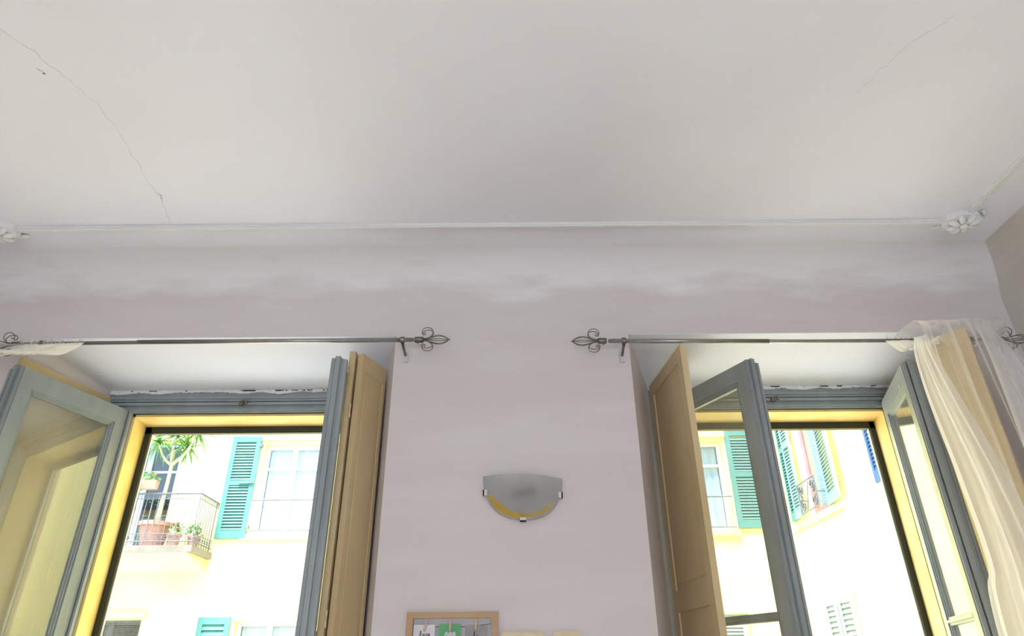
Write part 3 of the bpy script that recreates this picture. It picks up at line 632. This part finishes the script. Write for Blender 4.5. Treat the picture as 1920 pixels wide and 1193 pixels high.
b = B(); box(b, -8.4, -7.3, FA + .5, FA + .85, 3.8, 4.75); obj('furniture', b, M['roomtan'], wd)
far_window(-5.36, -4.10, 4.15, 6.02, M['offwhite'], 'net'); far_window(3.22, 4.50, 4.15, 6.02, M['offwhite'], 'net')
far_window(-5.36, -4.10, .75, 2.52, M['offwhite'], 'net'); 
wd = far_window(-8.45, -7.16, .95, 2.57, M['bluegrey'], 'dark')
b = B()                                      # woven mesh in the small lower window
for k in range(48): xx = -8.42 + k * .0262; box(b, xx, xx + .008, FA + .12, FA + .128, .97, 2.55)
for k in range(52): zz = .98 + k * .030; box(b, -8.43, -7.18, FA + .128, FA + .136, zz, zz + .009)
obj('insect_mesh', b, M['mesh'], wd, kind='stuff')

def louvre(O, u, n, wdt, z0, z1, m, label, pitch=.062, name='louvred_shutter', midrail=True, rails=(.13, .16), st=.10):
    b = B(); T = .045
    obox(b, O, u, n, 0, st, 0, T, z0, z1); obox(b, O, u, n, wdt - st, wdt, 0, T, z0, z1)
    zm = z0 + (z1 - z0) * .53
    obox(b, O, u, n, st, wdt - st, 0, T, z1 - rails[0], z1); obox(b, O, u, n, st, wdt - st, 0, T, z0, z0 + rails[1])
    segs = [(z0 + rails[1], z1 - rails[0])]
    if midrail: obox(b, O, u, n, st, wdt - st, 0, T, zm - .05, zm + .05); segs = [(z0 + rails[1], zm - .05), (zm + .05, z1 - rails[0])]
    s = obj(name, b, m, house, label=label)
    b = B()
    for a, c in segs:
        k = 0
        while a + (k + 1) * pitch <= c + .01:
            z = a + k * pitch
            vs_ = []
            for (uu, nn_, zz) in ((st, .004, z + .010), (wdt - st, .004, z + .010), (wdt - st, .040, z + .010 + pitch * .95), (st, .040, z + .010 + pitch * .95)):
                for dz in (0, .010): vs_.append(b.verts.new((O[0] + u[0] * uu + n[0] * nn_, O[1] + u[1] * uu + n[1] * nn_, zz + dz)))
            for f_ in ((0, 2, 4, 6), (1, 3, 5, 7), (0, 2, 3, 1), (4, 6, 7, 5), (2, 4, 5, 3), (6, 0, 1, 7)): b.faces.new([vs_[q] for q in f_])
            k += 1
    obj('slats', b, m, s, kind='stuff')
    return s
# frontal shutters, folded flat on the wall (n points out of the wall towards the street)
s = louvre((-6.06, FA - .055), (1, 0), (0, 1), .62, 4.05, 6.19, M['shutter'], 'bright turquoise louvred shutter beside the balcony')
b = B(); tube(b, [(-5.75, FA - .07, 5.16), (-5.45, FA - .075, 5.17)], .014); obj('stay_bar', b, M['bars'], s)
for z in (4.25, 5.95):
    b = B(); box(b, -5.46, -5.40, FA - .07, FA, z, z + .06); obj('hinge', b, M['bars'], s)
louvre((4.58, FA - .055), (1, 0), (0, 1), .62, 4.18, 6.25, M['shutter'], 'turquoise louvred shutter next to the corner')
louvre((-6.05, FA - .055), (1, 0), (0, 1), .62, .60, 2.60, M['shutter'], 'turquoise louvred shutter on the floor below', pitch=.10, midrail=False)
louvre((3.25, FA + .05), (1, 0), (0, 1), .60, .78, 2.58, M['shutter_w'], 'pale louvred shutter, closed, lower right'); louvre((3.87, FA + .05), (1, 0), (0, 1), .60, .78, 2.58, M['shutter_w'], 'pale louvred shutter, closed, lower right')
# shutters on the wing
louvre((FBX - .055, 13.62), (0, -1), (1, 0), .34, 4.22, 6.9, M['shutter'], 'turquoise louvred shutter in the corner of the wing', st=.05)
louvre((FBX - .12, 13.27), (0, -1), (1, 0), .36, 4.20, 6.9, M['shutter_b'], 'turquoise folded shutter leaf on the wing', st=.05)
ud = Vector((-.18, -1)).normalized()
louvre((FBX - .04, 11.95), tuple(ud), (1, -.18), .72, 4.17, 6.9, M['shutter_b'], 'flare-paled turquoise shutter standing open on the wing')
louvre((FBX - .055, 12.98), (0, -1), (1, 0), .50, 1.0, 2.74, M['shutter_w'], 'whitish louvred shutter low on the wing', pitch=.085, midrail=False)
louvre((FBX - .055, 12.42), (0, -1), (1, 0), .56, 1.0, 2.74, M['shutter_w'], 'whitish louvred shutter low on the wing', pitch=.085, midrail=False)
louvre((FBX - .10, 10.12), (-.25, -1), (1, -.25), .55, 4.10, 6.5, M['blue'], 'bright blue shutter further along the wing')
# wing window with pink frame
b = B(); X = FBX + .08
for a, c in ((11.98, 12.10), (12.70, 12.80)): box(b, X, X + .06, a, c, 4.17, 6.9)
box(b, X, X + .06, 12.10, 12.70, 4.17, 4.28)
pw = obj('window', b, M['pink'], house, label='dusty pink window frame')
b = B(); box(b, X + .02, X + .03, 12.1, 12.7, 4.28, 6.9); obj('pane', b, M['farglass'], pw)
b = B(); n_ = 24; lo = []; hi = []
for k in range(n_ + 1):
    yy = 12.1 + .6 * k / n_; xx = X + .12 + .015 * math.sin(k * 1.3); lo.append(b.verts.new((xx, yy, 4.2))); hi.append(b.verts.new((xx, yy, 6.88)))
for k in range(n_): b.faces.new((lo[k], lo[k + 1], hi[k + 1], hi[k]))
obj('net_curtain', b, M['net'], pw)
# wrought-iron guard in the wing window
G = thing('window_guard', (FBX - .1, 12.4, 4.17), 'scrolled wrought-iron guard across the pink-framed window', 'railing')
gx = FBX - .17
b = B(); tube(b, [(gx, 12.80, 4.73), (gx, 12.0, 4.73)], .014); obj('top_rail', b, M['bars'], G)
b = B(); tube(b, [(gx, 12.80, 4.20), (gx, 12.0, 4.20)], .014); obj('bottom_rail', b, M['bars'], G)
for y in (12.80, 12.0):
    b = B(); tube(b, [(gx, y, 4.18), (gx, y, 4.74)], .012); tube(b, [(gx, y, 4.45), (FBX, y, 4.45)], .012); obj('upright', b, M['bars'], G)
for cy in (12.66, 12.14):
    for cz, sg in ((4.33, 1), (4.60, -1)):
        b = B(); pts = []
        for k in range(22):
            a = k * .42; r = .115 - .0042 * k; pts.append((gx, cy + r * math.sin(a) * (1 if cy > 12.4 else -1), cz + sg * r * math.cos(a)))
        tube(b, pts, .019, 6); obj('scroll', b, M['bars'], G)
b = B(); tube(b, [(gx, 12.52, 4.22), (gx, 12.4, 4.45), (gx, 12.28, 4.70)], .009); tube(b, [(gx, 12.28, 4.22), (gx, 12.4, 4.45), (gx, 12.52, 4.70)], .009); obj('cross_bar', b, M['bars'], G)
# thin rails before the two white windows
for x0_, x1_ in ((-5.40, -4.02), (3.2, 4.52)):
    R_ = thing('window_rail', (x0_, FA - .1, 4.15), 'thin grey guard rail before the %s' % ('white window right of the bright turquoise shutter' if x0_ < 0 else 'white window left of the corner shutter'), 'railing')
    b = B(); tube(b, [(x0_, FA - .12, 4.80), (x1_, FA - .12, 4.80)], .016); obj('top_rail', b, M['bars'], R_)
    b = B(); tube(b, [(x0_, FA - .12, 4.19), (x1_, FA - .12, 4.19)], .012); obj('bottom_rail', b, M['bars'], R_)
    for k in range(13):
        xx = x0_ + (x1_ - x0_) * k / 12
        b = B(); tube(b, [(xx, FA - .12, 4.19), (xx, FA - .12, 4.80)], .006, 6)
        if k in (0, 12): tube(b, [(xx, FA - .12, 4.76), (xx, FA, 4.76)], .012)
        obj('baluster', b, M['offwhite'], R_)

# balcony
BX0, BX1, BY = -9.0, -6.06, 13.06
b = B(); box(b, BX0, BX1, BY, FA, 3.66, 3.78)
slab = obj('balcony_slab', b, M['stone'], house, label='grey stone balcony slab', bevel=.01)
b = B(); prismx(b, [(BY + .05, 3.66), (FA, 3.66), (FA, 3.42), (BY + .35, 3.58)], BX0 + .1, BX1 - .1); obj('slab_moulding', b, M['facade'], slab)
R_ = thing('balcony_railing', (-7.5, BY, 3.78), 'dark iron balcony railing with thin bars and small scrolls', 'railing')
yb = BY + .05; xb = BX1 - .05
for nm, z, r in (('top_rail', 4.76, .018), ('bottom_rail', 3.86, .012), ('scroll_rail', 4.00, .008), ('upper_rail', 4.66, .008)):
    b = B(); tube(b, [(BX0, yb, z), (xb, yb, z)], r, 6); tube(b, [(xb, yb, z), (xb, FA, z)], r, 6); obj(nm, b, M['bars'], R_)
xx = xb; ks = []
while xx > BX0: ks.append((xx, yb)); xx -= .115
yy = yb + .115
while yy < FA - .02: ks.append((xb, yy)); yy += .115
for i, (px, py) in enumerate(ks):
    b = B(); tube(b, [(px, py, 3.78), (px, py, 4.76)], .007 if i % 8 else .012, 6); obj('baluster', b, M['bars'], R_)
b = B()
for px, py in ks:
    for z, r in ((3.93, .036), (4.71, .026)):
        pts = []
        for k in range(10):
            a = k * .7; pts.append((px - .057 + r * math.cos(a), py, z + r * math.sin(a)) if py == yb else (px, py + .057 + r * math.cos(a), z + r * math.sin(a)))
        tube(b, pts, .006, 4)
obj('small_scrolls', b, M['bars'], R_, kind='stuff')

def pot(cx, cy, z, r, h, label, m='terracotta'):
    t = thing('flower_pot', (cx, cy, z), label, 'flower pot', 'pots on the balcony')
    b = B(); lathe(b, cx, cy, [(r * .68, z), (r * .92, z + h * .84), (r * 1.02, z + h * .84), (r * 1.05, z + h), (r * .93, z + h), (r * .90, z + h * .9)], 18); obj('pot_body', b, M[m], t, smooth=False)
    b = B(); lathe(b, cx, cy, [(r * .90, z + h * .86), (r * .90, z + h * .92)], 14); obj('soil', b, M['soil'], t)
    return t
def foliage(name, pts, label, cat, size, m='bush', grp=None, flowers=0):
    t = thing(name, pts[0], label, cat, grp)
    b = B()
    for (x, y, z), r, n in [(p, q[0], q[1]) for p, q in zip(pts, size)]:
        for k in range(n):
            a = random.uniform(0, 6.28); e = random.uniform(-.4, 1.4); d = r * random.uniform(.3, 1)
            c = Vector((x + d * math.cos(a) * math.cos(e), y + .6 * d * math.sin(a) * math.cos(e), z + d * math.sin(e)))
            dr = Vector((random.uniform(-1, 1), random.uniform(-1, 1), random.uniform(-1, 1))).normalized(); s2 = dr.cross(Vector((.3, .8, .5))).normalized()
            l = random.uniform(.04, .075); w_ = l * .45
            v = [b.verts.new(c), b.verts.new(c + dr * l * .5 + s2 * w_), b.verts.new(c + dr * l), b.verts.new(c + dr * l * .5 - s2 * w_)]
            b.faces.new(v)
    obj('leaves', b, M[m], t, kind='stuff')
    b = B()
    for (x, y, z), r, n in [(p, q[0], q[1]) for p, q in zip(pts, size)]:
        for k in range(6): tube(b, [(x, y, z - .10), (x + random.uniform(-r, r) * .5, y + random.uniform(-r, r) * .3, z + r * .5)], .005, 4)
    obj('stems', b, M['bark'], t)
    for k in range(flowers):
        p = random.choice(pts); b = B(); blob(b, (p[0] + random.uniform(-.1, .1), p[1] - .06, p[2] + random.uniform(.02, .14)), .03, .03, .025, 1); obj('flower', b, M['red'], t)
    return t
pot(-7.02, 13.42, 3.78, .30, .48, 'big terracotta pot holding the yucca on the balcony')
pot(-7.75, 13.35, 3.78, .26, .22, 'low terracotta bowl at the left of the balcony floor')
pot(-6.55, 13.30, 3.78, .13, .24, 'small terracotta pot near the balcony corner')
pot(-6.28, 13.55, 3.78, .12, .24, 'small terracotta pot beside the balcony side rail')
foliage('potted_plant', [(-6.55, 13.30, 4.10)], 'small red-flowered plant in the pot near the balcony corner', 'plant', [(.16, 70)], flowers=3)
foliage('potted_plant', [(-6.28, 13.55, 4.10)], 'small green plant in the pot beside the side rail', 'plant', [(.17, 80)])
foliage('potted_plant', [(-7.75, 13.35, 4.04)], 'low green plant in the terracotta bowl', 'plant', [(.18, 60)])
t = thing('planter_box', (-7.75, BY + .02, 4.68), 'terracotta planter box hung on the balcony rail', 'planter')
for x0_ in (-8.55, -7.75):
    b = B(); prismx(b, [(BY - .06, 4.83), (BY + .04, 4.83), (BY + .07, 5.00), (BY - .09, 5.00)], x0_, x0_ + .76); obj('trough', b, M['terracotta'], t)
foliage('trailing_plant', [(-8.35 + .2 * k, BY - .01, 5.03) for k in range(7)], 'pale green plants filling the planter box', 'plant', [(.17, 70)] * 7, flowers=2)
foliage('trailing_plant', [(-8.2 + .45 * k, BY - .08, 4.80) for k in range(3)], 'thin stems trailing below the planter box', 'plant', [(.14, 30)] * 3)

# yucca
Yt = thing('yucca_tree', (-7.02, 13.42, 4.2), 'tall yucca with bare pale trunks and spiky leaf tufts on the balcony', 'plant')
b = B(); tube(b, smoothpts([(-7.02, 13.42, 4.18), (-6.98, 13.36, 4.6), (-6.93, 13.3, 5.0), (-6.88, 13.2, 5.35), (-6.86, 13.12, 5.65)], 4), .045, 8, r2=.03)
tr = obj('trunk', b, M['bark'], Yt, smooth=True)
tops = [(-7.14, 12.98, 5.77), (-6.84, 13.05, 5.92), (-6.42, 13.05, 5.98), (-6.62, 13.2, 5.72)]
fork = Vector((-6.88, 13.2, 5.35))
for tp in tops:
    b = B(); mdp = fork.lerp(Vector(tp), .5) + Vector((random.uniform(-.06, .06), -.04, -.10)); tube(b, smoothpts([fork, mdp, tp], 5), .03, 7, r2=.018); obj('branch', b, M['bark'], Yt, smooth=True)
lm = bpy.data.meshes.new('leaf_blade')
vv = []; ff = []
for k in range(6):
    t_ = k / 5; wd_ = .016 * (1 - t_ ** 2) + .002; vv += [(-wd_, t_ * .42, -.16 * t_ * t_), (0, t_ * .42, -.16 * t_ * t_ + .004), (wd_, t_ * .42, -.16 * t_ * t_)]
for k in range(5):
    a = k * 3; ff += [(a, a + 1, a + 4, a + 3), (a + 1, a + 2, a + 5, a + 4)]
lm.from_pydata(vv, [], ff); lm.materials.append(M['leaf'])
for tp in tops:
    for k in range(44):
        o = bpy.data.objects.new('leaf', lm); COL.objects.link(o); o.parent = Yt
        o.location = Vector(tp) - ORG[Yt]; o.rotation_euler = (random.uniform(-.9, 1.2), random.uniform(-.4, .4), k * 2.4)
        s = random.uniform(.9, 1.35); o.scale = (s, s, s)
